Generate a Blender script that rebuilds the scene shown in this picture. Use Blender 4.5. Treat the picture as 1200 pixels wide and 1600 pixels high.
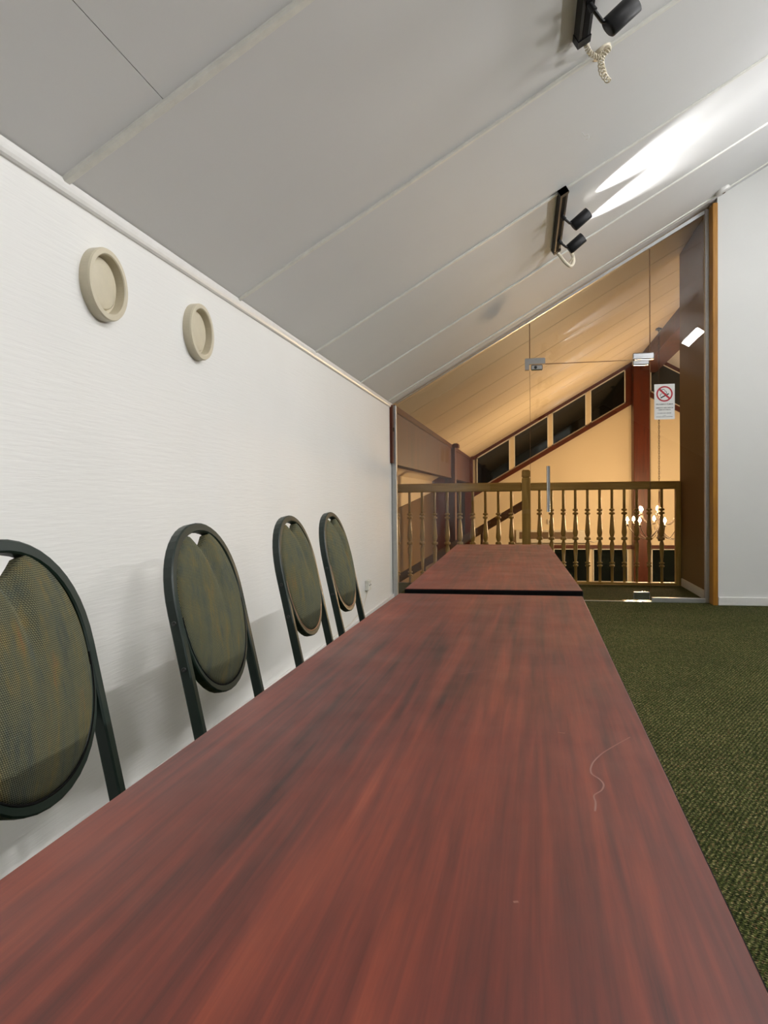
import bpy, math, random
from mathutils import Matrix, Vector
random.seed(7)
for o in list(bpy.data.objects): bpy.data.objects.remove(o)
S = bpy.context.scene
COL = S.collection
# ------------------------------------------------------------------ camera
F, VPX, VPY, ROLL, CAMH = 1156.0, 822.0, 775.0, 0.006, 0.985
yc = Vector(((VPX-600)/F, (800-VPY)/F, -1)).normalized()
zc = Vector((-ROLL, 1, 0)); zc = (zc - yc*zc.dot(yc)).normalized()
xc = yc.cross(zc)
rot = Matrix((xc, yc, zc))            # rows are the world axes in camera space: camera -> world
cam = bpy.data.cameras.new('camera'); camo = bpy.data.objects.new('camera', cam); COL.objects.link(camo)
camo.matrix_world = Matrix.Translation((0, 0, CAMH)) @ rot.to_4x4()
cam.sensor_fit = 'VERTICAL'; cam.sensor_height = 36.0; cam.lens = 36.0*F/1600
cam.clip_start = 0.02; cam.clip_end = 200
S.camera = camo
# ------------------------------------------------------------------ world (night outside), exposure
w = bpy.data.worlds.new('night'); S.world = w; w.use_nodes = True
w.node_tree.nodes['Background'].inputs[0].default_value = (0.010, 0.014, 0.022, 1)
w.node_tree.nodes['Background'].inputs[1].default_value = 0.4
S.view_settings.view_transform = 'Standard'; S.view_settings.look = 'None'
S.view_settings.gamma = 1; S.view_settings.use_curve_mapping = False
S.view_settings.exposure = 0.0
FLUOR = 74.0        # radiance of the fluorescent diffusers
BULB = 1230.0        # radiance of the chandelier bulbs
SPOT = 150.0         # watts of one ceiling spot head
SPOT_R = 104.0       # watts of one head on the opposite slope, aimed across the room

# ------------------------------------------------------------------ helpers
def lin(c):
    return tuple(((v/255)/12.92 if v/255 <= .04045 else ((v/255+.055)/1.055)**2.4) for v in c)
class MB:
    def __init__(s): s.v = []; s.f = []; s.sm = []
    def add(s, vs, fs, smooth=False):
        b = len(s.v); s.v += [tuple(p) for p in vs]
        for f in fs: s.f.append(tuple(i+b for i in f)); s.sm.append(smooth)
        return s
    def box(s, x0, x1, y0, y1, z0, z1):
        v = [(x, y, z) for z in (z0, z1) for y in (y0, y1) for x in (x0, x1)]
        return s.add(v, [(0,2,3,1),(4,5,7,6),(0,1,5,4),(2,6,7,3),(0,4,6,2),(1,3,7,5)])
    def bbox(s, x0, x1, y0, y1, z0, z1, b=.003):
        # box with chamfered edges
        xs, ys, zs = (x0, x1), (y0, y1), (z0, z1); vs = []; ix = {}
        for i in (0,1):
            for j in (0,1):
                for k in (0,1):
                    sx, sy, sz = (1,-1)[i], (1,-1)[j], (1,-1)[k]
                    for a in range(3):
                        p = [xs[i], ys[j], zs[k]]
                        if a != 0: p[0] += sx*b
                        if a != 1: p[1] += sy*b
                        if a != 2: p[2] += sz*b
                        ix[i,j,k,a] = len(vs); vs.append(p)
        fs = []
        def q(l, flip): fs.append(tuple(reversed(l)) if flip else tuple(l))
        for i in (0,1):
            q([ix[i,0,0,0], ix[i,1,0,0], ix[i,1,1,0], ix[i,0,1,0]], i == 0)
            q([ix[0,i,0,1], ix[1,i,0,1], ix[1,i,1,1], ix[0,i,1,1]], i == 1)
            q([ix[0,0,i,2], ix[1,0,i,2], ix[1,1,i,2], ix[0,1,i,2]], i == 0)
        for i in (0,1):
            for j in (0,1):
                q([ix[i,j,0,0], ix[i,j,1,0], ix[i,j,1,1], ix[i,j,0,1]], (i+j) % 2 == 1)
                q([ix[i,0,j,2], ix[i,1,j,2], ix[i,1,j,0], ix[i,0,j,0]], (i+j) % 2 == 1)
                q([ix[0,i,j,1], ix[1,i,j,1], ix[1,i,j,2], ix[0,i,j,2]], (i+j) % 2 == 1)
                for k in (0,1):
                    q([ix[i,j,k,0], ix[i,j,k,1], ix[i,j,k,2]], (i+j+k) % 2 == 1)
        return s.add(vs, fs)
    def prism(s, pts, ax, a, b):
        # pts: 2D polygon in the two other axes; ax 0/1/2; from a to b
        def mk(p, t):
            q = list(p); q.insert(ax, t); return tuple(q)
        n = len(pts)
        v = [mk(p, a) for p in pts]+[mk(p, b) for p in pts]
        return s.add(v, [tuple(range(n)), tuple(range(2*n-1, n-1, -1))]+[(i, i+n, (i+1) % n+n, (i+1) % n) for i in range(n)])
    def tube(s, pts, r, n=8, cap=True):
        pts = [Vector(p) for p in pts]; m = len(pts)
        rr = r if isinstance(r, (list, tuple)) else [r]*m
        t0 = (pts[1]-pts[0]).normalized()
        u = t0.orthogonal().normalized(); vs = []
        for i, p in enumerate(pts):
            t = (pts[min(i+1, m-1)]-pts[max(i-1, 0)]).normalized()
            u = (u-t*u.dot(t)).normalized(); w_ = t.cross(u)
            for k in range(n):
                a = 2*math.pi*k/n
                vs.append(p+(u*math.cos(a)+w_*math.sin(a))*rr[i])
        fs = [(i*n+k, i*n+(k+1) % n, (i+1)*n+(k+1) % n, (i+1)*n+k) for i in range(m-1) for k in range(n)]
        s.add(vs, fs, True)
        if cap: s.add(vs[:n], [tuple(range(n-1, -1, -1))]); s.add(vs[-n:], [tuple(range(n))])
        return s
    def lathe(s, prof, n=24, M=None, smooth=True):
        # prof: (r, h) list, around local Z, mapped by matrix M
        M = M or Matrix.Identity(4); vs = []; fs = []
        for r, h in prof:
            for k in range(n):
                a = 2*math.pi*k/n; vs.append(M @ Vector((r*math.cos(a), r*math.sin(a), h)))
        for i in range(len(prof)-1):
            for k in range(n):
                fs.append((i*n+k, i*n+(k+1) % n, (i+1)*n+(k+1) % n, (i+1)*n+k))
        s.add(vs, fs, smooth)
        if prof[0][0] > 1e-5: s.add(vs[:n], [tuple(range(n-1, -1, -1))])
        if prof[-1][0] > 1e-5: s.add(vs[-n:], [tuple(range(n))])
        return s
    def sweep(s, pts, frames, wa, wb, closed=False, cham=.003):
        # rectangular section sweep; frames: list of (a,b) unit vectors
        c = cham; sec = [(-wa+c,-wb),(wa-c,-wb),(wa,-wb+c),(wa,wb-c),(wa-c,wb),(-wa+c,wb),(-wa,wb-c),(-wa,-wb+c)]
        n = 8; vs = []
        for p, (a, b) in zip(pts, frames):
            for u, v in sec: vs.append(Vector(p)+a*u+b*v)
        m = len(pts); fs = []
        for i in range(m if closed else m-1):
            j = (i+1) % m
            for k in range(n): fs.append((i*n+k, i*n+(k+1) % n, j*n+(k+1) % n, j*n+k))
        if not closed: fs += [tuple(range(n-1, -1, -1)), tuple(range((m-1)*n, m*n))]
        return s.add(vs, fs)
    def build(s, name, mat, parent=None, smooth_angle=None):
        me = bpy.data.meshes.new(name)
        off = Vector((0, 0, 0)); p = parent
        while p is not None: off += p.location; p = p.parent
        me.from_pydata([tuple(Vector(v)-off) for v in s.v], [], s.f); 
        me.validate()
        if len(me.polygons) == len(s.sm): me.polygons.foreach_set('use_smooth', s.sm)
        import bmesh
        bm = bmesh.new(); bm.from_mesh(me); bmesh.ops.recalc_face_normals(bm, faces=bm.faces); bm.to_mesh(me); bm.free()
        me.materials.append(mat); me.update()
        o = bpy.data.objects.new(name, me); COL.objects.link(o)
        if parent is not None: o.parent = parent
        return o
def tag(o, label=None, cat=None, group=None, kind=None):
    if label: o['label'] = label
    if cat: o['category'] = cat
    if group: o['group'] = group
    if kind: o['kind'] = kind
    return o
def empty(name, loc, label, cat, group=None, kind=None):
    o = bpy.data.objects.new(name, None); COL.objects.link(o); o.location = loc; o.empty_display_size = .1
    return tag(o, label, cat, group, kind)
def struct(mb, name, mat, label, cat):
    return tag(mb.build(name, mat), label, cat, None, 'structure')
def smooth(pts, n=10):
    pts = [Vector(p) for p in pts]; out = []
    for i in range(len(pts)-1):
        p0 = pts[max(i-1, 0)]; p1 = pts[i]; p2 = pts[i+1]; p3 = pts[min(i+2, len(pts)-1)]
        for k in range(n):
            t = k/n; out.append(.5*((2*p1)+(p2-p0)*t+(2*p0-5*p1+4*p2-p3)*t*t+(3*p1-p0-3*p2+p3)*t**3))
    out.append(pts[-1]); return out
def copy_tree(o, parent=None):
    c = o.copy(); COL.objects.link(c); c.parent = parent
    for ch in o.children: copy_tree(ch, c)
    return c

# ------------------------------------------------------------------ materials
class NT:
    def __init__(s, name):
        s.m = bpy.data.materials.new(name); s.m.use_nodes = True; s.t = s.m.node_tree
        s.p = s.t.nodes['Principled BSDF']; s.out = s.t.nodes['Material Output']
    def n(s, ty, **kw):
        x = s.t.nodes.new(ty)
        for k, v in kw.items():
            if k.startswith('i_'):
                key = k[2:]; x.inputs[int(key) if key.isdigit() else key.replace('_', ' ')].default_value = v
            else: setattr(x, k, v)
        return x
    def l(s, a, b): s.t.links.new(a, b)
    def coord(s, scale=(1,1,1), rot=(0,0,0), kind='Object'):
        c = s.n('ShaderNodeTexCoord'); mp = s.n('ShaderNodeMapping')
        mp.inputs['Scale'].default_value = scale; mp.inputs['Rotation'].default_value = rot
        s.l(c.outputs[kind], mp.inputs['Vector']); return mp.outputs[0]
    def noise(s, vec, scale, detail=3, rough=.55, dist=0):
        x = s.n('ShaderNodeTexNoise'); x.inputs['Scale'].default_value = scale; x.inputs['Detail'].default_value = detail
        x.inputs['Roughness'].default_value = rough; x.inputs['Distortion'].default_value = dist
        s.l(vec, x.inputs['Vector']); return x.outputs['Fac']
    def ramp(s, fac, stops):
        x = s.n('ShaderNodeValToRGB'); e = x.color_ramp.elements
        while len(e) < len(stops): e.new(.5)
        for el, (p, c) in zip(e, stops): el.position = p; el.color = (*c, 1) if len(c) == 3 else c
        s.l(fac, x.inputs[0]); return x.outputs[0]
    def math(s, op, a, b=None):
        x = s.n('ShaderNodeMath', operation=op)
        for i, v in enumerate((a, b)):
            if v is None: continue
            if isinstance(v, (int, float)): x.inputs[i].default_value = v
            else: s.l(v, x.inputs[i])
        return x.outputs[0]
    def mix(s, fac, a, b, mode='MIX'):
        x = s.n('ShaderNodeMix', data_type='RGBA', blend_type=mode)
        for sock, v in ((x.inputs[0], fac), (x.inputs[6], a), (x.inputs[7], b)):
            if isinstance(v, (int, float)): sock.default_value = v
            elif isinstance(v, tuple): sock.default_value = (*v, 1) if len(v) == 3 else v
            else: s.l(v, sock)
        return x.outputs[2]
    def bump(s, h, strength, dist):
        x = s.n('ShaderNodeBump'); x.inputs['Strength'].default_value = strength; x.inputs['Distance'].default_value = dist
        s.l(h, x.inputs['Height']); s.l(x.outputs[0], s.p.inputs['Normal'])
    def base(s, c):
        if isinstance(c, tuple): s.p.inputs['Base Color'].default_value = (*c, 1)
        else: s.l(c, s.p.inputs['Base Color'])
        return s
    def set(s, rough=.5, metal=0, spec=.5):
        s.p.inputs['Roughness'].default_value = rough; s.p.inputs['Metallic'].default_value = metal
        s.p.inputs['Specular IOR Level'].default_value = spec; return s
def plain(name, c, rough=.5, metal=0, spec=.5, var=.08, scale=30):
    t = NT(name); v = t.noise(t.coord(), scale, 3)
    a = tuple(x*(1-var) for x in c); b = tuple(min(1, x*(1+var)) for x in c)
    t.base(t.ramp(v, [(.3, a), (.7, b)])).set(rough, metal, spec); return t.m
def paint(name, c, bump=.15):
    t = NT(name); co = t.coord(); v = t.noise(co, 1.3, 4); d = t.noise(co, 160, 2)
    t.base(t.ramp(v, [(.3, tuple(x*.965 for x in c)), (.7, c)])).set(.6, 0, .3); t.bump(d, bump, .002); return t.m
def wood(name, dark, light, axis='X', scale=1.0, rough=.45, spec=.4):
    # grain runs along the given axis
    t = NT(name); st = {'X': (.6, 9, 9), 'Y': (9, .6, 9), 'Z': (9, 9, .6)}[axis]
    co = t.coord(tuple(x*scale for x in st)); a = t.noise(co, 2.2, 6, .6, .8); b = t.noise(co, 9, 3, .6)
    f = t.math('ADD', t.math('MULTIPLY', a, .75), t.math('MULTIPLY', b, .25))
    t.base(t.ramp(f, [(.32, dark), (.68, light)])).set(rough, 0, spec); t.bump(b, .12, .002); return t.m
def emit(name, c, st):
    t = NT(name); t.base((.8,.8,.8)); t.p.inputs['Emission Color'].default_value = (*c, 1)
    t.p.inputs['Emission Strength'].default_value = st; return t.m

# ribbed vinyl wall covering (left wall)
t = NT('ribbed_wallpaper'); co = t.coord((1, .06, 1)); 
rib = t.n('ShaderNodeTexNoise'); rib.inputs['Scale'].default_value = 130; rib.inputs['Detail'].default_value = 2
t.l(co, rib.inputs['Vector'])
v = t.noise(t.coord(), .9, 3)
t.base(t.ramp(v, [(.3, (.79,.785,.75)), (.7, (.83,.825,.795))])).set(.55, 0, .3); t.bump(rib.outputs['Fac'], .45, .0022)
M_WALLP = t.m
M_WALL = paint('white_wall_paint', (.80, .80, .775))
M_CEIL = paint('pale_grey_ceiling_paint', (.80, .80, .795), .05)
M_TRIM = plain('white_gloss_trim', (.80, .79, .76), .35, 0, .5, .02)
M_BATT = plain('cream_batten_paint', (.84, .83, .77), .45, 0, .4, .05)
M_CREAM = paint('cream_hall_paint', (.80, .70, .52))
M_BEIGE = plain('beige_plastic', lin((205,196,172)), .35, 0, .5, .03)
M_CABLE = plain('ivory_cable_plastic', lin((222,212,190)), .4, 0, .5, .03)
M_BLACK = plain('black_powder_coat', (.006,.006,.007), .45, 0, .3, .1)
M_BLKEDGE = plain('black_edge_banding', (.004,.004,.004), .8, 0, .1)
M_CHROME = plain('polished_steel', (.62,.63,.64), .22, 1, .5, .03)
M_ALU = plain('satin_aluminium', (.56,.57,.57), .42, .85, .5, .04)
M_DKMETAL = plain('dark_steel', (.06,.06,.06), .4, .7)
M_GREEN = plain('dark_green_enamel', lin((15,34,27)), .40, 0, .5, .06)
M_OAKTRIM = wood('orange_oak_trim', lin((140,90,24)), lin((190,134,46)), 'Z', 1.4)
M_OAKRAIL = wood('oiled_oak_rail', lin((150,112,46)), lin((190,150,78)), 'X', 1.2, .4)
M_OAKBAL = wood('oiled_oak_turning', lin((146,110,46)), lin((192,152,80)), 'Z', 1.2, .35)
M_RED = wood('red_brown_timber', lin((64,21,4)), lin((100,38,10)), 'Z', .8, .4)
M_REDX = wood('red_brown_board', lin((62,22,8)), lin((94,36,12)), 'X', .8, .45)
M_FASCIA = wood('stained_plywood_fascia', lin((56,26,12)), lin((102,49,24)), 'Z', .35, .5)
M_STAIR = wood('brown_stair_timber', lin((92,60,30)), lin((122,84,46)), 'X', .8, .45)
M_LOWPANEL = paint('tan_panel_paint', lin((116,92,48)))
M_LANDDIM = paint('dimmed_landing_paint', lin((124,92,54)))  # white landing wall, its dimness put into a brown colour
M_FLUOR = emit('fluorescent_diffuser', (.985, .985, 1.0), FLUOR)
M_BULB = emit('warm_candle_bulb', (1.0, .66, .35), BULB)
M_LENS = emit('spot_lamp_face', (1.0, .97, .9), 12)
M_IRON = plain('wrought_iron', (.035,.022,.014), .45, .4)
M_PLATE = plain('ivory_plate', (.72,.70,.62), .4)
M_PAPER = plain('white_sign_card', (.80,.80,.78), .5, 0, .4, .02)
M_SRED = plain('sign_red_ink', lin((176,18,36)), .5)
M_SBLK = plain('sign_black_ink', (.015,.018,.018), .5)
M_SGREY = plain('sign_grey_ink', lin((120,140,130)), .5)
M_GRILLE = plain('grey_brown_grille', lin((112,92,70)), .5)
# clear glazing: straight-through view plus an angle-dependent mirror
def glass(name, tint, boost=1.0):
    t = NT(name); t.t.nodes.remove(t.p)
    lw = t.n('ShaderNodeLayerWeight'); lw.inputs[0].default_value = .5
    f = t.math('ADD', t.math('MULTIPLY', t.math('POWER', lw.outputs['Facing'], 5.0), .92), .044*boost)
    tr = t.n('ShaderNodeBsdfTransparent'); tr.inputs[0].default_value = (*tint, 1)
    gl = t.n('ShaderNodeBsdfGlossy'); gl.inputs['Roughness'].default_value = .004
    mx = t.n('ShaderNodeMixShader'); t.l(f, mx.inputs[0]); t.l(tr.outputs[0], mx.inputs[1]); t.l(gl.outputs[0], mx.inputs[2])
    t.l(mx.outputs[0], t.out.inputs[0]); return t.m
M_GLASS = glass('clear_toughened_glass', (.975, .98, .97))
t = NT('night_window_glass'); t.base((.004,.005,.005)).set(.04, 0, .5); M_NIGHT = t.m
# green loop-pile carpet with tan flecks in diagonal rows
t = NT('green_loop_carpet'); c0 = t.coord((1,1,1), (0,0,math.radians(27)))
wob = t.noise(c0, 55, 2); sx = t.n('ShaderNodeSeparateXYZ'); t.l(c0, sx.inputs[0])
a = t.math('SINE', t.math('ADD', t.math('MULTIPLY', sx.outputs[0], 440), t.math('MULTIPLY', wob, 4.0)))
b = t.math('SINE', t.math('ADD', t.math('ADD', t.math('MULTIPLY', sx.outputs[1], 700), t.math('MULTIPLY', wob, 4)), t.math('MULTIPLY', t.math('FLOOR', t.math('MULTIPLY', sx.outputs[0], 70)), 2.4)))
h = t.math('ADD', t.math('ADD', t.math('MULTIPLY', a, .26), t.math('MULTIPLY', b, .24)), .5); h.node.use_clamp = True
vo = t.n('ShaderNodeTexVoronoi'); vo.inputs['Scale'].default_value = 190; t.l(c0, vo.inputs['Vector'])
sp = t.n('ShaderNodeSeparateColor'); t.l(vo.outputs['Color'], sp.inputs[0])
yarn = t.ramp(sp.outputs[0], [(0, lin((56,66,28))), (.45, lin((86,94,46))), (.72, lin((116,118,66))), (.9, lin((172,162,112))), (1, lin((140,98,64)))])
patch = t.noise(t.coord(), 1.6, 4)
big = t.ramp(patch, [(.3, (.82,.84,.80)), (.7, (1.08,1.08,1.05))])
col = t.mix(1.0, t.mix(h, lin((20,26,9)), yarn), big, 'MULTIPLY')
t.base(col).set(.95, 0, .1); t.bump(t.math('ADD', h, t.math('MULTIPLY', vo.outputs['Distance'], 1.2)), .9, .006); M_CARPET = t.m
# mahogany laminate
t = NT('mahogany_laminate')
co = t.coord((1, .10, 1)); warp = t.noise(co, 5.5, 4, .55, .6)
fine = t.noise(t.coord((1, .03, 1)), 105, 5, .65, .3); mid = t.noise(t.coord((1, .07, 1)), 22, 4, .6, .5)
f = t.math('ADD', t.math('ADD', t.math('MULTIPLY', warp, .14), t.math('MULTIPLY', mid, .46)), t.math('MULTIPLY', fine, .40))
t.base(t.ramp(f, [(.36, lin((50,19,16))), (.44, lin((86,34,26))), (.52, lin((108,44,32))), (.60, lin((128,55,37))), (.70, lin((158,76,50)))])).set(.40, 0, .6)
sm = t.noise(t.coord(), 9, 4); t.l(t.ramp(sm, [(.35, (.37,)*3), (.7, (.46,)*3)]), t.p.inputs['Roughness']); M_MAHO = t.m
t = NT('laminate_scratch'); t.base(lin((150,112,102))).set(.6); M_SCR = t.m
# woven chair fabric
t = NT('flecked_woven_fabric'); c0 = t.coord(); sx = t.n('ShaderNodeSeparateXYZ'); t.l(c0, sx.inputs[0])
a = t.math('SINE', t.math('MULTIPLY', sx.outputs[1], 1500))
row = t.math('MULTIPLY', t.math('FLOOR', t.math('MULTIPLY', sx.outputs[2], 320)), 2.2)
a = t.math('SINE', t.math('ADD', t.math('MULTIPLY', sx.outputs[1], 1850), row))
b = t.math('SINE', t.math('MULTIPLY', sx.outputs[2], 2010))
h = t.math('ADD', t.math('MULTIPLY', t.math('ADD', a, b), .25), .5)
oi = t.n('ShaderNodeObjectInfo')
shift = t.n('ShaderNodeVectorMath', operation='ADD'); cs = t.coord((1, 1, .22)); t.l(cs, shift.inputs[0])
cx = t.n('ShaderNodeCombineXYZ'); t.l(t.math('MULTIPLY', oi.outputs['Random'], 9.0), cx.inputs[1]); t.l(cx.outputs[0], shift.inputs[1])
n1 = t.noise(shift.outputs[0], 26, 4, .65); n2 = t.noise(shift.outputs[0], 55, 3, .6)
hue = t.ramp(n1, [(.30, lin((26,50,68))), (.41, lin((50,70,74))), (.50, lin((84,86,68))), (.60, lin((122,104,52))), (.70, lin((140,90,44)))])
hue2 = t.mix(t.ramp(n2, [(.40, (0,0,0)), (.62, (1,1,1))]), hue, lin((88,90,70)))
t.base(t.mix(h, t.mix(.85, hue2, lin((20,24,24))), t.mix(.36, hue2, lin((164,160,124))))).set(.9, 0, .15); t.bump(h, .8, .0015); M_FABRIC = t.m
M_WELT = plain('tan_welt', lin((150,112,84)), .6)

# ------------------------------------------------------------------ dimensions
XW, TS, Z0 = -1.288, .577, 1.885          # left wall, roof slope, eaves height
RX = 2.70                                 # ridge
YG, YP, YB = 7.13, 6.98, 17.6             # glazing, partition face, far gable
XR = 2*RX-XW                              # right eaves
def zc_(x): return Z0+TS*(x-XW) if x <= RX else Z0+TS*(XR-x)
NL = Vector((TS, 0, -1)).normalized()     # left slope normal, pointing into the room
UL = Vector((1, 0, TS)).normalized()      # up the left slope
# ------------------------------------------------------------------ structure: floor, walls, ceiling
fl = struct(MB().box(XW-.3, XR+.1, -13.1, 8.40, -.28, 0), 'floor', M_CARPET, 'dark green loop pile carpet covering the upper floor', 'floor')
MB().box(XW-.9, 1.66, 8.40, 8.44, -.30, .0).build('edge_board', M_STAIR, fl)
struct(MB().box(-2.4, XR+.2, 8.0, YB+.2, -3.2, -3.0), 'floor_hall', M_STAIR, 'brown floor of the hall below the railing', 'floor')
struct(MB().box(XW-.22, XW, -13.1, YG+.05, 0, Z0+.05), 'wall_left', M_WALLP, 'low white ribbed wall along the left behind the chairs', 'wall')
struct(MB().box(XR, XR+.2, -13.1, YB, -3.2, Z0+.05), 'wall_right', M_WALL, 'white low wall on the right side out of view', 'wall')
struct(MB().prism([(XW-.22, 0), (XR+.2, 0), (XR+.2, Z0-.1), (RX, zc_(RX)), (XW-.22, Z0-.1)], 1, -13.2, -13.0), 'wall_back', M_FASCIA, 'unseen dark brown gable wall behind the viewer', 'wall')  # unseen wall, finish made dark to lower reflections in the glass
struct(MB().prism([(1.663, 0), (XR, 0), (XR, Z0), (RX, zc_(RX)), (1.663, zc_(1.663))], 1, YP, YG+.08), 'wall_partition', M_WALL, 'smooth white wall right of the glass door', 'wall')
wl = struct(MB().box(1.645, 1.80, YG+.08, 8.52, 0, 3.6), 'wall_landing', M_LANDDIM, 'short side wall of the landing behind the glass', 'wall')
MB().bbox(1.632, 1.645, YG+.06, 8.40, 0, .085, .003).build('skirting', M_TRIM, wl)
# ceiling: slab behind, panels and battens as pieces
ceil = struct(MB().prism([(XW-.25, zc_(XW-.25)+.02), (RX, zc_(RX)+.02), (RX, zc_(RX)+.15), (XW-.25, zc_(XW-.25)+.15)], 1, -13.1, YG), 'ceiling', M_CEIL, 'sloping pale grey panelled ceiling of the room', 'ceiling')
BY = [-12.1, -10.85, -9.6, -8.35, -7.1, -5.85, -4.6, -3.1, -1.85, -.60, .65, 1.905, 3.19, 4.435, 5.70, 6.86]
def slope_piece(x0, x1, y0, y1, h, name, mat, parent, w_=None):
    # flat piece lying under the left slope, h thick below the ceiling surface
    P = lambda x, d: (x+NL.x*d, zc_(x)+NL.z*d)
    return MB().prism([P(x0, -.03), P(x1, -.03), P(x1, h), P(x0, h)], 1, y0, y1).build(name, mat, parent)
prev = -13.1
for i, yb in enumerate(BY+[YG]):
    if i == 11:
        slope_piece(XW-.02, -.963, prev, yb, 0, 'ceiling_panel', M_CEIL, ceil); slope_piece(-.9615, RX, prev, yb, 0, 'ceiling_panel', M_CEIL, ceil)
    else: slope_piece(XW-.02, RX, prev+.0015, yb-.0015, 0, 'ceiling_panel', M_CEIL, ceil)
    prev = yb
for yb in BY:
    P = lambda x, d: (x+NL.x*d, zc_(x)+NL.z*d)
    mb = MB(); bw = .020 if yb < 2 else .014; b2 = bw*.6
    sec = [(-bw, 0), (-bw, .006), (-b2, .011), (b2, .011), (bw, .006), (bw, 0)]
    vs = []
    for x in (XW+.012, RX):
        for u, d in sec: q = P(x, d); vs.append((q[0], yb+u, q[1]))
    n = 6; mb.add(vs, [(k, k+1, k+1+n, k+n) for k in range(n-1)]+[tuple(range(n)), tuple(range(2*n-1, n-1, -1))])
    mb.build('ceiling_batten', M_BATT, ceil)
slope_piece(XW, 1.66, 6.95, YG-.02, .003, 'edge_strip', M_CEIL, ceil)
struct(MB().prism([(RX, zc_(RX)), (XR+.25, zc_(XR+.25)), (XR+.25, zc_(XR+.25)+.15), (RX, zc_(RX)+.15)], 1, -13.1, YB+.2), 'ceiling_right', M_CEIL, 'pale sloping ceiling right of the ridge', 'ceiling')
hc = struct(MB().prism([(-2.5, zc_(-2.5)), (RX, zc_(RX)), (RX, zc_(RX)+.15), (-2.5, zc_(-2.5)+.15)], 1, YG+.0, YB+.2), 'ceiling_hall', M_CREAM, 'sloping cream hall ceiling seen through the glass', 'ceiling')
for k in range(8):
    yb = 8.12+1.25*k
    slope_piece(XW+.02, RX-.2, yb-.008, yb+.008, .003, 'ceiling_batten', M_CREAM, hc)
# crown moulding along the left wall
mb = MB(); prof = [(0, -.030), (.006, -.029), (.012, -.024), (.016, -.015), (.018, -.004), (.018, .010), (0, .0)]
vs = []
for y in (-13.0, YG-.03):
    for dx, dz in prof: vs.append((XW+dx, y, Z0-.004+dz))
n = len(prof); mb.add(vs, [(k, (k+1) % n, (k+1) % n+n, k+n) for k in range(n)]+[tuple(range(n)), tuple(range(2*n-1, n-1, -1))], False)
struct(mb, 'trim_1', M_TRIM, 'white rounded moulding between left wall and ceiling', 'moulding')
struct(MB().bbox(XW, XW+.018, -13.0, YG-.03, 0, .045, .004), 'baseboard_left', M_TRIM, 'narrow white baseboard along the left wall', 'baseboard')
struct(MB().bbox(1.668, XR, YP-.014, YP, 0, .075, .004), 'baseboard_right', M_TRIM, 'white baseboard under the wall right of the glass', 'baseboard')
struct(MB().bbox(1.622, 1.664, YP-.012, YG-.02, 0, zc_(1.63)-.03, .003), 'trim_2', M_OAKTRIM, 'upright orange oak trim at the edge of the white wall', 'trim')
mb = MB().box(XW-.02, XW+.028, YG-.10, YG-.03, 1.315, Z0-.01); t3 = struct(mb, 'trim_3', M_RED, 'short red brown timber end at top of left glass frame', 'trim')
MB().bbox(XW+.028, XW+.036, YG-.075, YG-.05, 1.62, 1.66, .002).build('bracket', M_IRON, t3)

# ------------------------------------------------------------------ glazing
GX0, GX1, DX0, DX1 = -1.235, 1.592, .043, 1.118
def gpane(x0, x1, z0, name, parent=None, z1=None):
    zt = lambda x: (zc_(x)-.045) if z1 is None else z1
    return MB().prism([(x0, z0), (x1, z0), (x1, zt(x1)), (x0, zt(x0))], 1, YG-.005, YG+.005).build(name, M_GLASS, parent)
def edge(x, z0, z1, parent, wd=.004):
    return MB().box(x-wd/2, x+wd/2, YG-.006, YG+.006, z0, z1).build('seal', M_STAIR, parent)
fr = empty('glazing_frame', (0, YG, 0), 'slim aluminium frame holding the glass partition', 'frame', None, 'structure'); fr.name = 'trim_4'
MB().bbox(XW+.006, XW+.050, YG-.03, YG+.03, 0, zc_(XW+.02)-.02, .003).build('upright', M_ALU, fr)
MB().bbox(GX1-.003, GX1+.030, YG-.03, YG+.03, 0, zc_(GX1)-.01, .003).build('upright', M_ALU, fr)
MB().bbox(GX1+.032, GX1+.052, YG-.07, YG+.03, 0, zc_(GX1)+.005, .003).build('upright', M_TRIM, fr)
P = lambda x, d: (x, zc_(x)-d)
MB().prism([P(XW+.05, .012), P(GX1, .012), P(GX1, .046), P(XW+.05, .020)], 1, YG-.02, YG+.02).build('head_rail', M_ALU, fr)
MB().bbox(DX1+.012, GX1-.004, YG-.03, YG+.025, 0, .042, .003).build('sill_rail', M_ALU, fr)
MB().bbox(XW+.05, DX0-.01, YG-.02, YG+.02, 0, .030, .003).build('sill_rail', M_ALU, fr)
MB().bbox(DX0, DX1, YG-.006, YG+.02, 0, .004, .001).build('threshold', M_ALU, fr)
g1 = gpane(GX0, DX0-.003, .02, 'window_1'); tag(g1, 'tall fixed glass pane left of the glass door', 'glass pane', None, 'structure')
g2 = gpane(DX1+.003, GX1, .03, 'window_2'); tag(g2, 'tall narrow fixed glass pane with the no smoking sign', 'glass pane', None, 'structure')
g3 = gpane(DX0, DX1, 2.225, 'window_3'); tag(g3, 'sloped top glass pane above the glass door', 'glass pane', None, 'structure')
edge(DX0-.0015, 2.27, zc_(DX0)-.05, g3, .007); edge(DX1+.0015, 2.28, zc_(DX1)-.05, g3, .007)
MB().box(DX0+.14, DX1-.13, YG-.006, YG+.006, 2.219, 2.224).build('seal', M_STAIR, g3)
door = empty('door_1', (0, YG, 0), 'frameless clear glass door with steel tube handle', 'door', None, 'structure')
gpane(DX0, DX1, .012, 'door_glass', door, 2.217)
edge(DX0-.0015, .02, 2.16, door, .003); edge(DX1+.0015, .09, 2.17, door, .003)
hd = MB().tube([(.205, YG-.055, .835), (.205, YG-.055, 1.262)], .0165, 14).build('handle', M_CHROME, door)
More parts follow.
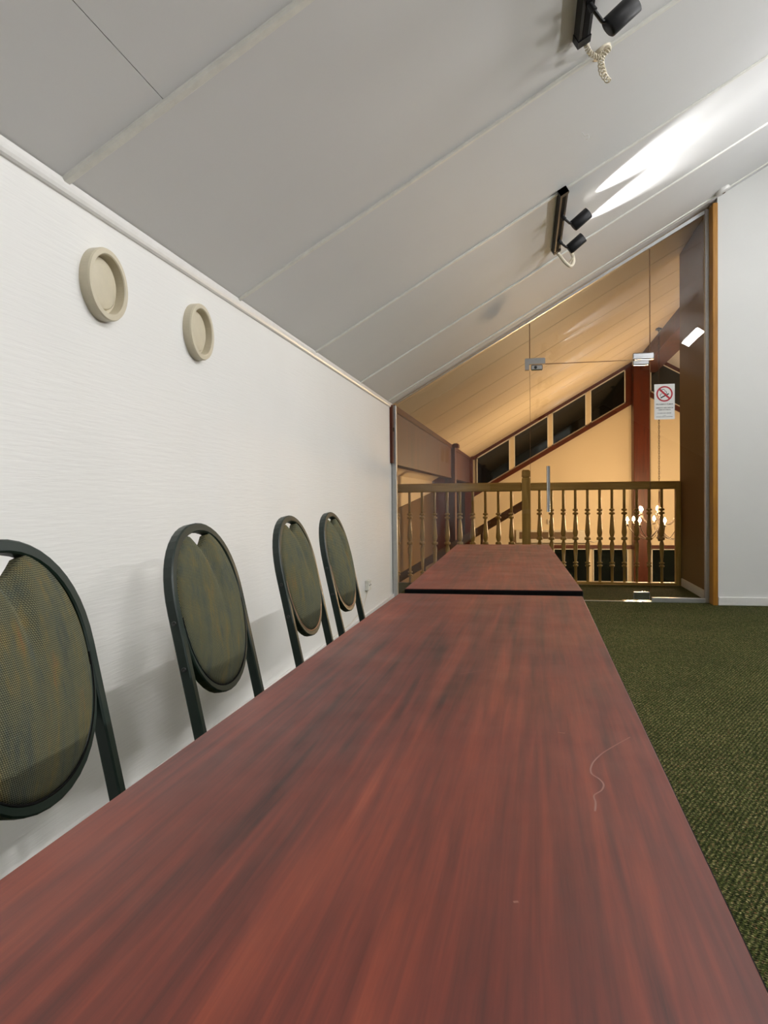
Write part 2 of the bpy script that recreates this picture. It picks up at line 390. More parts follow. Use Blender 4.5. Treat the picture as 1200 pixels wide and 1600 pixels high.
for z in (.92, 1.18): MB().tube([(.205, YG-.055, z), (.205, YG-.005, z)], .008, 8).build('standoff', M_CHROME, hd)
# patch fittings: top lock side (L shape with strike), top hinge, bottom hinge
yf0, yf1 = YG-.022, YG+.022
pf = MB().prism([(-.004, 2.168), (.036, 2.168), (.036, 2.222), (.180, 2.222), (.184, 2.228), (.184, 2.268), (.176, 2.277), (.004, 2.277), (-.004, 2.270)], 1, yf0, yf1).build('patch_fitting', M_CHROME, door)
lk = MB().bbox(.052, .160, yf0, yf1, 2.164, 2.216, .008).build('lock_case', M_CHROME, door)
Mx = Matrix.Translation((.095, yf0, 2.190)) @ Matrix.Rotation(math.pi/2, 4, 'X')
MB().lathe([(.014, 0), (.014, .006), (.010, .008), (0, .008)], 14, Mx).build('lock_cylinder', M_DKMETAL, lk)
MB().bbox(.967, 1.156, yf0, yf1, 2.222, 2.284, .008).build('patch_fitting', M_CHROME, door)
MB().bbox(.967, 1.112, yf0, yf1, 2.172, 2.217, .008).build('patch_fitting', M_CHROME, door)
bp = MB().bbox(.968, 1.112, yf0, yf1, .018, .092, .006).build('patch_fitting', M_CHROME, door)
MB().bbox(.87, 1.125, YG-.07, YG+.04, 0, .010, .003).build('floor_plate', M_CHROME, door)
# no smoking sign on the glass
sg = empty('no_smoking_sign', (1.2435, YG-.006, 1.671), 'white no smoking sign with red crossed circle stuck on the glass', 'sign')
MB().box(1.155, 1.332, YG-.0085, YG-.006, 1.671, 1.992).build('card', M_PAPER, sg)
ys = YG-.009
def disc2(cx, cz, r0, r1, n=40, a0=0, a1=2*math.pi):
    mb = MB(); vs = []
    for k in range(n+1):
        a = a0+(a1-a0)*k/n
        vs += [(cx+r0*math.cos(a), ys, cz+r0*math.sin(a)), (cx+r1*math.cos(a), ys, cz+r1*math.sin(a))]
    return mb.add(vs, [(2*k, 2*k+1, 2*k+3, 2*k+2) for k in range(n)])
def quad(mb, cx, cz, l, w_, ang, dy=0):
    c, s_ = math.cos(ang), math.sin(ang)
    vs = [(cx+u*c-v*s_, ys+dy, cz+u*s_+v*c) for u, v in ((-l,-w_),(l,-w_),(l,w_),(-l,w_))]
    return mb.add(vs, [(0,1,2,3)])
cx_, cz_ = 1.2435, 1.903
disc2(cx_, cz_, .058, .071).build('red_ring', M_SRED, sg)
quad(MB(), cx_, cz_, .060, .0085, -math.pi/4, -.0006).build('red_bar', M_SRED, sg)
mb = MB(); quad(mb, cx_+.002, cz_-.018, .040, .0055, .48); mb.build('cigarette', M_SBLK, sg)
mb = MB()
for (a, b, r, s0, s1) in ((-.012, .026, .016, .4, 3.4), (.004, .012, .014, -1.2, 1.8), (-.024, -.012, .013, 1.2, 4.0)):
    vs = []
    for k in range(11):
        an = s0+(s1-s0)*k/10
        vs += [(cx_+a+(r-.0022)*math.cos(an), ys-.0003, cz_+b+(r-.0022)*math.sin(an)), (cx_+a+(r+.0022)*math.cos(an), ys-.0003, cz_+b+(r+.0022)*math.sin(an))]
    mb.add(vs, [(2*k, 2*k+1, 2*k+3, 2*k+2) for k in range(10)])
mb.build('smoke_swirl', M_SBLK, sg)
def text(s_, cx, z, size, width, parent):
    cu = bpy.data.curves.new('lettering', 'FONT'); cu.body = s_; cu.size = size; cu.align_x = 'CENTER'; cu.offset = size*.018
    o = bpy.data.objects.new('lettering_src', cu); COL.objects.link(o)
    dg = bpy.context.evaluated_depsgraph_get(); me = bpy.data.meshes.new_from_object(o.evaluated_get(dg))
    bpy.data.objects.remove(o); me.name = 'lettering'
    xs = [v.co.x for v in me.vertices]; k = width/(max(xs)-min(xs))
    for v in me.vertices: v.co = Vector((v.co.x*k+cx, ys, z+v.co.y))-parent.location
    me.materials.append(M_SBLK); r = bpy.data.objects.new('lettering', me); COL.objects.link(r); r.parent = parent
text('PROHIBIDO FUMAR', cx_, 1.803, .0165, .146, sg)
text('AMBIENTE 100% LIBRE DE', cx_, 1.772, .0125, .150, sg)
text('HUMO DE TABACO', cx_, 1.754, .0125, .105, sg)
mb = MB()                                        # the three lowest lines are too small to read: rows of tiny strokes
for zz, x0, x1, hh in ((1.728, 1.181, 1.308, .0034), (1.706, 1.228, 1.258, .0022), (1.695, 1.170, 1.320, .0026)):
    x = x0
    while x < x1:
        l = random.uniform(.0012, .0028)
        if random.random() > .14: quad(mb, x, zz, l*.5, hh*random.uniform(.6, 1), 0)
        x += l*1.5
mb.build('fine_print', M_SBLK, sg)

# ------------------------------------------------------------------ hall beyond the glass
gx = lambda x: zc_(x)
wg = struct(MB().prism([(-2.4, -3.1), (XR+.2, -3.1), (XR+.2, zc_(XR+.2)), (RX, zc_(RX)), (-2.4, zc_(-2.4))], 1, YB, YB+.2), 'wall_gable', M_CREAM, 'far cream gable wall of the hall', 'wall')
# timber trims of the raked window band
def raked(x0, x1, d0, d1, y0, y1, name, mat, parent=wg):
    return MB().prism([(x0, zc_(x0)-d0), (x1, zc_(x1)-d0), (x1, zc_(x1)-d1), (x0, zc_(x0)-d1)], 1, y0, y1).build(name, mat, parent)
raked(XW, 2.36, -.02, .075, YB-.09, YB, 'rake_board', M_REDX); raked(XW, 2.36, .845, .955, YB-.09, YB, 'rake_board', M_REDX)
raked(2.69, 4.6, -.02, .075, YB-.09, YB, 'rake_board', M_REDX); raked(2.69, 4.6, .845, .955, YB-.09, YB, 'rake_board', M_REDX)
wnum = 5
spans = [(-1.14, -.365), (-.27, .515), (.60, 1.365), (1.455, 2.225), (2.76, 3.52), (3.62, 4.38)]
for (a, b) in spans:
    we = empty('window_%d' % wnum, (0, YB, 0), ['lowest dark raked window at the left of the far gable', 'second dark raked window up from the left on far gable', 'third dark raked window up from the left on far gable', 'highest dark raked window left of the gable post', 'dark raked window right of the gable post behind the sign', 'dark raked window far right of the gable post'][wnum-5], 'window', None, 'structure'); wnum += 1
    MB().prism([(a, zc_(a)-.845), (b, zc_(b)-.845), (b, zc_(b)-.075), (a, zc_(a)-.075)], 1, YB-.03, YB-.005).build('pane', M_NIGHT, we)
    P = lambda x, d: (x, zc_(x)-d)
    w_ = .022
    for pts in ([P(a, .075), P(b, .075), P(b, .105), P(a, .105)], [P(a, .815), P(b, .815), P(b, .845), P(a, .845)], [P(a, .075), P(a+w_, .075), P(a+w_, .845), P(a, .845)], [P(b-w_, .075), P(b, .075), P(b, .845), P(b-w_, .845)]):
        MB().prism(pts, 1, YB-.05, YB-.03).build('frame_bar', M_BATT, we)
for (a, b) in ((-.365, -.27), (.515, .60), (1.365, 1.455), (3.52, 3.62)):
    P = lambda x, d: (x, zc_(x)-d)
    MB().prism([P(a, .075), P(b, .075), P(b, .845), P(a, .845)], 1, YB-.045, YB).build('mullion', M_CREAM, wg)
raked(2.225, 2.36, .075, .845, YB-.07, YB, 'mullion', M_RED); raked(2.685, 2.76, .075, .845, YB-.07, YB, 'mullion', M_RED)
# post and ridge beam
struct(MB().bbox(2.35, 2.69, YB-.42, YB-.05, -3.0, zc_(2.5)-.12, .012), 'gable_post', M_RED, 'thick red brown timber post against the far gable', 'post').name = 'trim_5'
MB().bbox(2.50, 2.90, 8.7, YB-.02, 3.74, 4.10, .012).build('trim_6', M_FASCIA); tag(bpy.data.objects['trim_6'], 'heavy brown ridge beam under the hall roof', 'beam', None, 'structure')
# lower window row
hb = MB().bbox(-1.2, 4.6, YB-.08, YB, -.235, -.155, .004).build('head_board', M_REDX, wg)
for i, (a, b, lb) in enumerate(((.62, 1.42, 'dark low window left of the pale mullion'), (1.50, 2.27, 'dark low window just left of the gable post'), (2.78, 3.56, 'dark low window right of the gable post'), (-.30, .53, 'dark low window behind the far table'))):
    we = empty('window_%d' % (wnum+i), (0, YB, -1.0), lb, 'window', None, 'structure')
    MB().box(a, b, YB-.03, YB-.005, -1.01, -.235).build('pane', M_NIGHT, we)
    for q in ((a, a+.02, -1.01, -.235), (b-.02, b, -1.01, -.235), (a, b, -.26, -.235), (a, b, -1.01, -.985)):
        MB().box(q[0], q[1], YB-.045, YB-.03, q[2], q[3]).build('frame_bar', M_BATT, we)
# left side of the hall: recessed wall, tan lower panel, fascia beam, posts
wh = struct(MB().box(-2.4, -2.2, YG+.05, YB, -3.1, 1.36), 'wall_hall', M_CREAM, 'cream side wall of the hall under the wooden fascia', 'wall')
MB().prism([(YG+.06, -3.0), (YB-.02, -3.0), (YB-.02, 1.10), (YG+.06, .45)], 0, -2.2, -2.17).build('lower_panel', M_LOWPANEL, wh)  # tan panel over the lower wall, top edge slanting up towards the gable
MB().box(-2.2, -1.42, YB-.03, YB, -3.0, 1.6).build('panel', M_RED, wg)
struct(MB().box(-2.4, XW-.21, YG-.05, YG+.06, -3.1, 1.75), 'wall_return', M_WALL, 'short wall closing the stair side beside the glass', 'wall')
fb = struct(MB().box(XW-.10, XW, YG+.06, YB-.02, 1.335, Z0+.0), 'fascia', M_FASCIA, 'long stained wooden fascia beam under the hall roof', 'beam'); fb.name = 'trim_7'
MB().bbox(XW-.02, XW+.022, YG+.06, YB-.02, Z0-.05, Z0+.015, .004).build('top_moulding', M_REDX, fb)
MB().bbox(XW-.11, XW+.010, YG+.06, YB-.02, 1.312, 1.335, .003).build('bottom_edge', M_FASCIA, fb)
for i, (yy, lb) in enumerate(((13.1, 'red brown post in the middle of the wooden fascia'), (17.42, 'red brown corner post between fascia and far gable'))):
    p = struct(MB().bbox(XW-.12, XW+.07, yy-.11, yy+.11, -3.0, Z0-.01, .008), 'trim_%d' % (8+i), M_RED, lb, 'post')
    MB().bbox(XW-.02, XW+.13, yy-.13, yy+.13, Z0-.04, Z0+.03, .01).build('capital', M_RED, p)
# ------------------------------------------------------------------ balustrades
def bal_profile(z):
    # z: list of key heights top rail, ring1, swell, ring2, taper, ring3, foot
    zt, r1, r2, r3, zb = z
    return [(.0155, zt), (.0155, r1+.035), (.013, r1+.034), (.030, r1+.028), (.030, r1+.012), (.013, r1+.004), (.013, r1-.004), (.031, r1-.012), (.031, r1-.028), (.013, r1-.036), (.017, r1-.06), (.026, r1-.19), (.030, r2+.07), (.020, r2+.030), (.014, r2+.022), (.034, r2+.014), (.034, r2-.010), (.014, r2-.018), (.025, r2-.06), (.022, r2-.13), (.013, r3+.03), (.028, r3+.024), (.028, r3+.012), (.013, r3+.004), (.013, r3-.002), (.028, r3-.008), (.028, r3-.022), (.0155, r3-.03), (.0155, zb)]
YR = 8.47
def balustrade(name, x0, x1, xs, keys, label, rail_z, cat='railing'):
    b = empty(name, ((x0+x1)/2, YR, 0), label, cat)
    MB().bbox(x0, x1, YR-.034, YR+.034, rail_z[0], rail_z[1], .010).build('handrail', M_OAKRAIL, b)
    proto = None
    for x in xs:
        mb = MB().lathe([(r, h) for r, h in reversed(bal_profile(keys))], 10, Matrix.Translation((x, YR, 0)))
        if proto is None: proto = mb.build('baluster', M_OAKBAL, b); px = x
        else:
            c = proto.copy(); COL.objects.link(c); c.parent = b; c.location = (x-px, 0, 0)
    return b
b1 = balustrade('balustrade', .047, 1.63, [.147+.13*i for i in range(11)], (1.05, .805, .505, .222, .0), 'turned oak balustrade right of the newel post behind the glass door', (1.045, 1.132))
MB().bbox(.047, 1.63, YR-.03, YR+.03, 0, .028, .004).build('bottom_rail', M_OAKRAIL, b1)
MB().bbox(1.585, 1.640, YR-.04, YR+.04, 0, 1.13, .005).build('end_post', M_OAKBAL, b1)
b2 = balustrade('balustrade', -2.19, -.047, [-.164-.1451*i for i in range(14)], (1.05, .765, .45, .10, -.14), 'turned oak balustrade at the stairs left of the newel post', (1.038, 1.138))
MB().bbox(-2.19, -.047, YR-.03, YR+.03, -.17, -.14, .004).build('bottom_rail', M_OAKRAIL, b2)
nw = empty('newel_post', (0, YR, 0), 'square oak newel post with moulded cap between two balustrades', 'post')
MB().bbox(-.046, .046, YR-.046, YR+.046, -.17, 1.185, .004).build('shaft', M_OAKBAL, nw)
mb = MB()
for z0, z1, r in ((1.185, 1.200, .040), (1.200, 1.216, .050), (1.216, 1.268, .047), (1.268, 1.278, .038)): mb.bbox(-r, r, YR-r, YR+r, z0, z1, .004)
mb.build('cap', M_OAKBAL, nw)
# stair handrail going down to the left beyond the balustrade
st = empty('staircase', (-1.0, 9.4, -3.0), 'brown stair flight with sloping handrail going down behind the balustrade', 'stairs')
sl = .594
zr = lambda x: .922+sl*(x+.055)
MB().prism([(-2.15, zr(-2.15)), (.04, zr(.04)), (.04, zr(.04)-.112), (-2.15, zr(-2.15)-.112)], 1, 9.37, 9.43).build('handrail', M_STAIR, st)
for x in (-.55, -.93, -1.28, -1.62, -1.95):
    MB().lathe([(.022, zr(x)-.98), (.022, zr(x)-.60), (.032, zr(x)-.55), (.022, zr(x)-.5), (.030, zr(x)-.38), (.018, zr(x)-.2), (.018, zr(x)-.10)], 8, Matrix.Translation((x, 9.4, 0))).build('baluster', M_STAIR, st)
MB().prism([(-2.15, zr(-2.15)-1.28), (-.07, zr(-.07)-1.28), (-.07, zr(-.07)-.95), (-2.15, zr(-2.15)-.95)], 1, 9.36, 9.40).build('stringer', M_STAIR, st)
for k in range(8):
    x = -.07-.28*k
    MB().box(x-.30, x, 8.54, 9.36, zr(x)-1.02-.04, zr(x)-1.02).build('tread', M_STAIR, st)
# convector and thermostat on the gable wall
ac = empty('wall_heater', (.6, YB-.1, -.105), 'long pale wall heater with dark grilles on the far wall', 'heater')
MB().bbox(-.24, 1.40, YB-.16, YB, -.105, .195, .01).build('case', M_PLATE, ac)
for a, b in ((-.16, .50), (.53, 1.10)):
    g = MB().box(a, b, YB-.166, YB-.16, -.01, .15).build('grille', M_GRILLE, ac)
    for k in range(5): MB().box(a, b, YB-.172, YB-.166, .0+.03*k, .008+.03*k).build('slat', M_GRILLE, g)
MB().tube([(1.40, YB-.06, -.05), (1.52, YB-.03, -.09), (1.62, YB-.03, -.05), (1.60, YB-.03, -.0)], .012, 6).build('cable', M_PLATE, ac)
th = empty('thermostat', (.55, YB-.03, .34), 'small thermostat box on the far wall above the heater', 'thermostat')
MB().bbox(.48, .62, YB-.05, YB, .32, .44, .008).build('case', M_PLATE, th)
MB().lathe([(.03, 0), (.03, .015), (.02, .018), (0, .018)], 12, Matrix.Translation((.55, YB-.05, .38)) @ Matrix.Rotation(math.pi/2, 4, 'X')).build('dial', M_GRILLE, th)
# ------------------------------------------------------------------ chandeliers
def chandelier(x, y, label):
    c = empty('chandelier', (x, y, .2), label, 'chandelier')
    k = y/12.5
    zb = .985+(.28-.985)*k; z1 = .985+(.55-.985)*k; z2 = .985+(.72-.985)*k
    prof = [(0, zb-.05), (.02, zb-.04), (.035, zb), (.02, zb+.05), (.03, zb+.10), (.05, zb+.16), (.022, zb+.24), (.018, zb+.45), (.04, zb+.52), (.018, zb+.60), (.012, zb+.85), (0, zb+.86)]
    MB().lathe(prof, 12, Matrix.Translation((x, y, 0))).build('stem', M_IRON, c)
    for R, zt, n, a0, drop in ((.55, z1, 8, .0, .28), (.36, z2, 6, .45, .20)):
        for i in range(n):
            a = a0+2*math.pi*i/n; ca, sa = math.cos(a), math.sin(a)
            pts = []
            for q in range(13):
                u = q/12; r = .02+(R-.02)*u
                z = zt-.05-drop*math.sin(math.pi*min(1, u*.98+.02))**.8*(1-.25*u)+(1-u)*(-.02)
                pts.append((x+r*ca, y+r*sa, z))
            pts.append((x+R*ca, y+R*sa, zt-.04))
            arm = MB().tube(pts, .008, 6).build('arm', M_IRON, c)
            T = Matrix.Translation((x+R*ca, y+R*sa, zt-.05))
            MB().lathe([(.006, -.02), (.035, 0), (.038, .006), (.012, .010), (.012, .06), (0, .06)], 10, T).build('candle_cup', M_IRON, arm)
            MB().lathe([(.008, .06), (.020, .075), (.022, .09), (.014, .115), (.003, .14)], 6, T).build('bulb', M_BULB, arm)
    zt = zc_(x)-.01; n = int((zt-(zb+.86))/.045)
    mb = MB()
    for i in range(n+1):
        z = zb+.87+i*(zt-zb-.87)/max(1, n); pts = []
        for q in range(9):
            a = 2*math.pi*q/8; u, v = .012*math.cos(a), .028*math.sin(a)
            pts.append((x+u, y, z+v) if i % 2 else (x, y+u, z+v))
        mb.tube(pts, .0042, 5, False)
    mb.build('chain', M_IRON, c)
    MB().lathe([(.06, -.05), (.05, -.02), (.015, -.07)], 14, Matrix.Translation((x, y, zt+.01))).build('ceiling_rose', M_IRON, c)
    return c
chandelier(2.35, 14.0, 'wrought iron candle chandelier glowing behind the balustrade')

# ------------------------------------------------------------------ tables
def table(name, cx, cy, rz, wdt, lng, label, scr=False):
    t = empty(name, (0, 0, 0), label, 'table')
    hx, hy = wdt/2, lng/2
    MB().bbox(-hx+.002, hx-.002, -hy+.002, hy-.002, .738, .740, .0008).build('tabletop', M_MAHO, t)
    MB().bbox(-hx, hx, -hy, hy, .714, .7385, .002).build('edge_band', M_BLKEDGE, t)
    for sx in (-1, 1):
        MB().box(sx*(hx-.05)-.008, sx*(hx-.05)+.008, -hy+.12, hy-.12, .672, .714).build('apron', M_DKMETAL, t)
    for s_ in (-1, 1):
        y = s_*(hy-.27)
        for sx in (-1, 1):
            lg = MB().tube([(sx*.125, y, .714), (sx*.14, y+s_*.01, .02), (sx*.14, y+s_*.01, 0)], .0127, 10).build('leg', M_DKMETAL, t)
            MB().lathe([(.017, 0), (.017, .02), (.013, .03)], 10, Matrix.Translation((sx*.14, y+s_*.01, 0))).build('foot_cap', M_BLKEDGE, lg)
        for z in (.12, .60): MB().tube([(-.136, y, z), (.136, y, z)], .009, 8).build('stretcher', M_DKMETAL, t)
        MB().tube([(0, y, .60), (0, y-s_*.28, .712)], .007, 6).build('brace', M_DKMETAL, t)
    if scr:
        for nm, pts, wd in (('scratch', [(.102,.777),(.085,.750),(.069,.722),(.058,.694),(.055,.670),(.061,.656),(.063,.645),(.060,.632),(.053,.620),(.053,.606),(.051,.589)], .0007), ('nick', [(.031,.781),(.038,.779)], .0010), ('nick', [(-.009,.448),(-.006,.449)], .0011), ('scratch', [(-.09,1.02),(-.05,1.05),(.0,1.06)], .0005)):
            M = (Matrix.Translation((cx, cy, 0)) @ Matrix.Rotation(rz, 4, 'Z')).inverted()
            q = smooth([M @ Vector((a, b, 0)) for a, b in pts], 5); vs = []
            for i, p in enumerate(q):
                d = (q[min(i+1, len(q)-1)]-q[max(i-1, 0)]).normalized(); nn = Vector((-d.y, d.x, 0))*wd
                vs += [(p.x+nn.x, p.y+nn.y, .7402), (p.x-nn.x, p.y-nn.y, .7402)]
            MB().add(vs, [(2*i, 2*i+1, 2*i+3, 2*i+2) for i in range(len(q)-1)]).build(nm, M_SCR, t)
    t.location = (cx, cy, 0); t.rotation_euler = (0, 0, rz)
    return t
table('folding_table', -.104, .942, -.012, .456, 1.83, 'long narrow mahogany laminate table filling the foreground', True)
table('folding_table', -.105, 2.882, .017, .465, 1.85, 'mahogany laminate table beyond, end to end with the foreground one')

# ------------------------------------------------------------------ chairs
LEAN = .215; AL = math.atan(LEAN); CA, SA = math.cos(AL), math.sin(AL)
FWD = Vector((CA, 0, SA)); BX = -.22
def bp_(s_, z, n=0): return Vector((BX-LEAN*(z-.47), s_, z))+FWD*n
TAN = Vector((-SA, 0, CA))
def make_chair():
    c = empty('banquet_chair', (0, 0, 0), 'x', 'chair')
    hw = .180; zs = .735; zt = .915
    pts = [(-hw, .40), (-hw, .5), (-hw, .6), (-hw, .68)]
    for k in range(25):
        a = math.pi*(1-k/24); ca, sa = math.cos(a), math.sin(a)
        e = 2/2.15
        pts.append((hw*math.copysign(abs(ca)**e, ca), zs+(zt-zs)*abs(sa)**e))
    pts += [(hw, .68), (hw, .6), (hw, .5), (hw, .40)]
    def frames(p, closed=False):
        out = []; m = len(p)
        for i in range(m):
            a = p[(i-1) % m] if closed else p[max(i-1, 0)]; b = p[(i+1) % m] if closed else p[min(i+1, m-1)]
            d = Vector((0, b[0]-a[0], 0))+TAN*((b[1]-a[1])/CA); d.normalize()
            out.append((d.cross(FWD).normalized(), FWD))
        return out
    MB().sweep([bp_(*p) for p in pts], frames(pts), .0105, .0125).build('back_frame', M_GREEN, c)
    low = []
    for k in range(21):
        a = math.pi+math.pi*k/20; ca, sa = math.cos(a), math.sin(a); e = 2/2.1
        low.append((.164*math.copysign(abs(ca)**e, ca), .70-.168*abs(sa)**e))
    MB().sweep([bp_(*p) for p in low], frames(low), .0095, .0115).build('lower_hoop', M_GREEN, c)
    # upholstered oval pad, notched at the top to leave a hand hole
    NS, NR = 72, 12; vs = []; fs = []
    zc0 = .722
    def outline(th):
        ca, sa = math.cos(th), math.sin(th); e = 2/2.15
        y = .1665*math.copysign(abs(ca)**e, ca)
        h_ = (.185 if sa > 0 else .180); z = zc0+h_*math.copysign(abs(sa)**e, sa)
        if sa > 0 and abs(y) < .054: z -= .046*(1-(abs(y)/.054)**1.4)
        return y, z
    def dome(y, z, rho):
        n = .010+.032*(1-rho**3)
        cr = max(0, min(1, (z-zc0+.03)/.15)); n -= .014*cr*math.exp(-(y/.016)**2)*(1 if rho < 1 else .6)
        return n
    vs.append(bp_(0, zc0, dome(0, zc0, 0)))
    for i in range(1, NR+1):
        rho = (i/NR)**.75
        for k in range(NS):
            y, z = outline(2*math.pi*k/NS); y *= rho; z = zc0+(z-zc0)*rho
            vs.append(bp_(y, z, dome(y, z, rho)))
    for k in range(NS):
        y, z = outline(2*math.pi*k/NS); vs.append(bp_(y, z, -.010))
    vs.append(bp_(0, zc0, -.022)); last = len(vs)-1
    for k in range(NS): fs.append((0, 1+k, 1+(k+1) % NS))
    for i in range(NR):
        for k in range(NS):
            a = 1+i*NS; b = a+NS
            fs.append((a+k, b+k, b+(k+1) % NS, a+(k+1) % NS))
    for k in range(NS): fs.append((1+NR*NS+k, last, 1+NR*NS+(k+1) % NS))
    MB().add(vs, fs, True).build('back_pad', M_FABRIC, c)
    welt = []
    for k in range(41):
        y, z = outline(math.pi+math.pi*k/40); welt.append(bp_(y*1.012, zc0+(z-zc0)*1.012, .010))
    MB().tube(welt, .0028, 6).build('welt', M_BLKEDGE, c)
    for s_ in (-1, 1):
        for z in (.715, .615):
            T = Matrix.Translation(bp_(s_*(hw+.0105), z)) @ Matrix.Rotation(-s_*math.pi/2, 4, 'X')
            MB().lathe([(.0055, 0), (.0055, .002), (.0035, .003), (.002, .0015), (0, .0015)], 10, T).build('screw', M_DKMETAL, c)
    # seat, seat frame and legs
    cx0 = .02; vs = []; fs = []; N = 40
    def seat_ring(sc, z):
        for k in range(N):
            a = 2*math.pi*k/N; ca, sa = math.cos(a), math.sin(a); e = 2/3.2
            vs.append((cx0+.195*sc*math.copysign(abs(ca)**e, ca), .195*sc*math.copysign(abs(sa)**e, sa), z))
    levels = [(.0, .474), (.35, .474), (.7, .471), (.9, .463), (.985, .450), (1, .440), (.985, .430), (.94, .425), (0, .425)]
    for sc, z in levels: seat_ring(max(sc, .001), z)
    for i in range(len(levels)-1):
        for k in range(N): fs.append((i*N+k, i*N+(k+1) % N, (i+1)*N+(k+1) % N, (i+1)*N+k))
    MB().add(vs, fs, True).build('seat', M_FABRIC, c)
    mb = MB()
    for s_ in (-1, 1): mb.box(-.20, .20, s_*.165-.011, s_*.165+.011, .402, .426)
    mb.box(.178, .20, -.176, .176, .402, .426); mb.box(-.21, -.188, -.19, .19, .402, .426); mb.build('seat_frame', M_GREEN, c)
    for s_ in (-1, 1):
        p0 = bp_(s_*hw, .41)
        MB().tube([p0, (p0.x-.01, p0.y, .33), (p0.x-.06, s_*.19, .008)], .0120, 8).build('leg', M_GREEN, c)
        MB().tube([(.185, s_*.165, .41), (.192, s_*.168, .3), (.20, s_*.178, .008)], .0120, 8).build('leg', M_GREEN, c)
    for px, py in ((bp_(hw, .41).x-.06, .19), (.20, .178)):
        for s_ in (-1, 1): MB().lathe([(.015, 0), (.016, .012), (.0125, .022)], 10, Matrix.Translation((px, s_*py, 0))).build('foot_glide', M_BLKEDGE, c)
    return c
ch0 = make_chair()
CHX = -.70-BX
spots = [(.985, 0, 'flecked olive fabric chair nearest the viewer, cut off by the left picture edge', 0), (1.678, .0, 'flecked olive fabric chair second from the viewer, fully in view', 0), (2.396, .0, 'flecked olive fabric chair third from the viewer with tan welt', 1), (2.932, .0, 'flecked olive fabric chair farthest away near the wall outlet', 1)]
for i, (y, rz, lb, wt) in enumerate(spots):
    c = ch0 if i == 0 else copy_tree(ch0)
    c.location = (CHX, y, 0); c.rotation_euler = (0, 0, rz)
    tag(c, lb, 'chair', 'oval back chairs along the left of the tables')
    if wt:
        for k in c.children:
            if k.name.startswith('welt'):
                k.data = k.data.copy(); k.data.materials[0] = M_WELT

# ------------------------------------------------------------------ wall vents, outlet
def vent(y, label):
    c = empty('air_valve', (XW, y, 1.648), label, 'vent', 'round air valves on the left wall')
    T = Matrix.Translation((XW, y, 1.648)) @ Matrix.Rotation(math.pi/2, 4, 'Y')
    MB().lathe([(.110, 0), (.110, .028), (.107, .033), (.092, .034), (.089, .031), (.086, .003), (.0, .002)], 64, T, False).build('collar', M_BEIGE, c)
    T2 = Matrix.Translation((XW, y-.002, 1.650)) @ Matrix.Rotation(math.pi/2, 4, 'Y')
    MB().lathe([(.076, .003), (.077, .010), (.072, .013), (.055, .0155), (.03, .0175), (.0, .018)], 48, T2).build('disc', M_BEIGE, c)
vent(2.092, 'round beige air valve on left wall, the nearer one'); vent(2.762, 'round beige air valve on left wall, the farther one')
ot = empty('wall_outlet', (XW, 5.9, .23), 'small ivory power outlet low on the left wall beyond the chairs', 'outlet')
MB().bbox(XW, XW+.032, 5.845, 5.955, .228, .312, .005).build('box', M_PLATE, ot)
for k in (-1, 1):
    q = MB().box(XW+.032, XW+.0335, 5.90+k*.026-.018, 5.90+k*.026+.018, .252, .290).build('socket', M_BATT, ot)
    for d in (-.008, 0, .008): MB().box(XW+.0335, XW+.0340, 5.90+k*.026+d-.0022, 5.90+k*.026+d+.0022, .266, .276).build('pin_hole', M_BLKEDGE, q)
pts = [(XW+.01, 5.90, .228), (XW+.012, 5.84, .18), (XW+.012, 5.70, .10), (XW+.014, 5.3, .06), (XW+.022, 4.6, .05)]
MB().tube(pts, .002, 6).build('cord', M_CABLE, ot)

# ------------------------------------------------------------------ ceiling track spots
def cp(x, y, d, side=0): # point d below the left slope (side 1: its mirror image on the right slope)
    p = Vector((x, y, zc_(x)))+NL*d
    if side: p.x = 2*RX-p.x
    return p
def spot_head(parent, y, side, x0=.21, aim=.15):
    cq = lambda x, yy, d: cp(x, yy, d, side)
    U = UL.copy(); N = NL.copy()
    if side: U.x = -U.x; N.x = -N.x; aim = -.60
    j = MB().tube([cq(x0, y-.09, .03), cq(x0+.005, y-.085, .065)], .013, 10).build('swivel', M_BLACK, parent)
    a = cq(x0+.005, y-.085, .060); hd0 = cq(.246, y, .105); d = (U-N*aim+Vector((0, -.07, 0))).normalized(); hd1 = hd0+d*.125
    MB().tube([a, cq(.236, y-.03, .085), hd0+d*.035], .008, 8).build('arm', M_BLACK, j)
    zax = d; xax = zax.orthogonal().normalized(); yax = zax.cross(xax)
    T = Matrix((xax, yax, zax)).transposed().to_4x4(); T.translation = hd0
    h = MB().lathe([(.0, 0), (.030, 0), (.035, .004), (.036, .012), (.036, .124), (.033, .126), (.031, .120), (.030, .104), (0, .104)], 24, T).build('lamp_head', M_BLACK, parent)
    T3 = T.copy(); T3.translation = hd0+d*.106
    MB().lathe([(.029, 0), (.02, .002), (0, .003)], 20, T3).build('lamp_face', M_LENS, h)
    L = bpy.data.lights.new('spot_lamp', 'SPOT'); L.energy = SPOT_R if side else SPOT; L.color = (1, .99, .985); L.spot_size = math.radians(96 if side else 58); L.spot_blend = .8 if side else 1.0; L.shadow_soft_size = .026 if side else .02
    lo = bpy.data.objects.new('spot_lamp', L); COL.objects.link(lo); lo.parent = parent
    q = (-d).to_track_quat('Z', 'Y'); lo.rotation_mode = 'QUATERNION'; lo.rotation_quaternion = q; lo.location = hd0+d*.130-parent.location
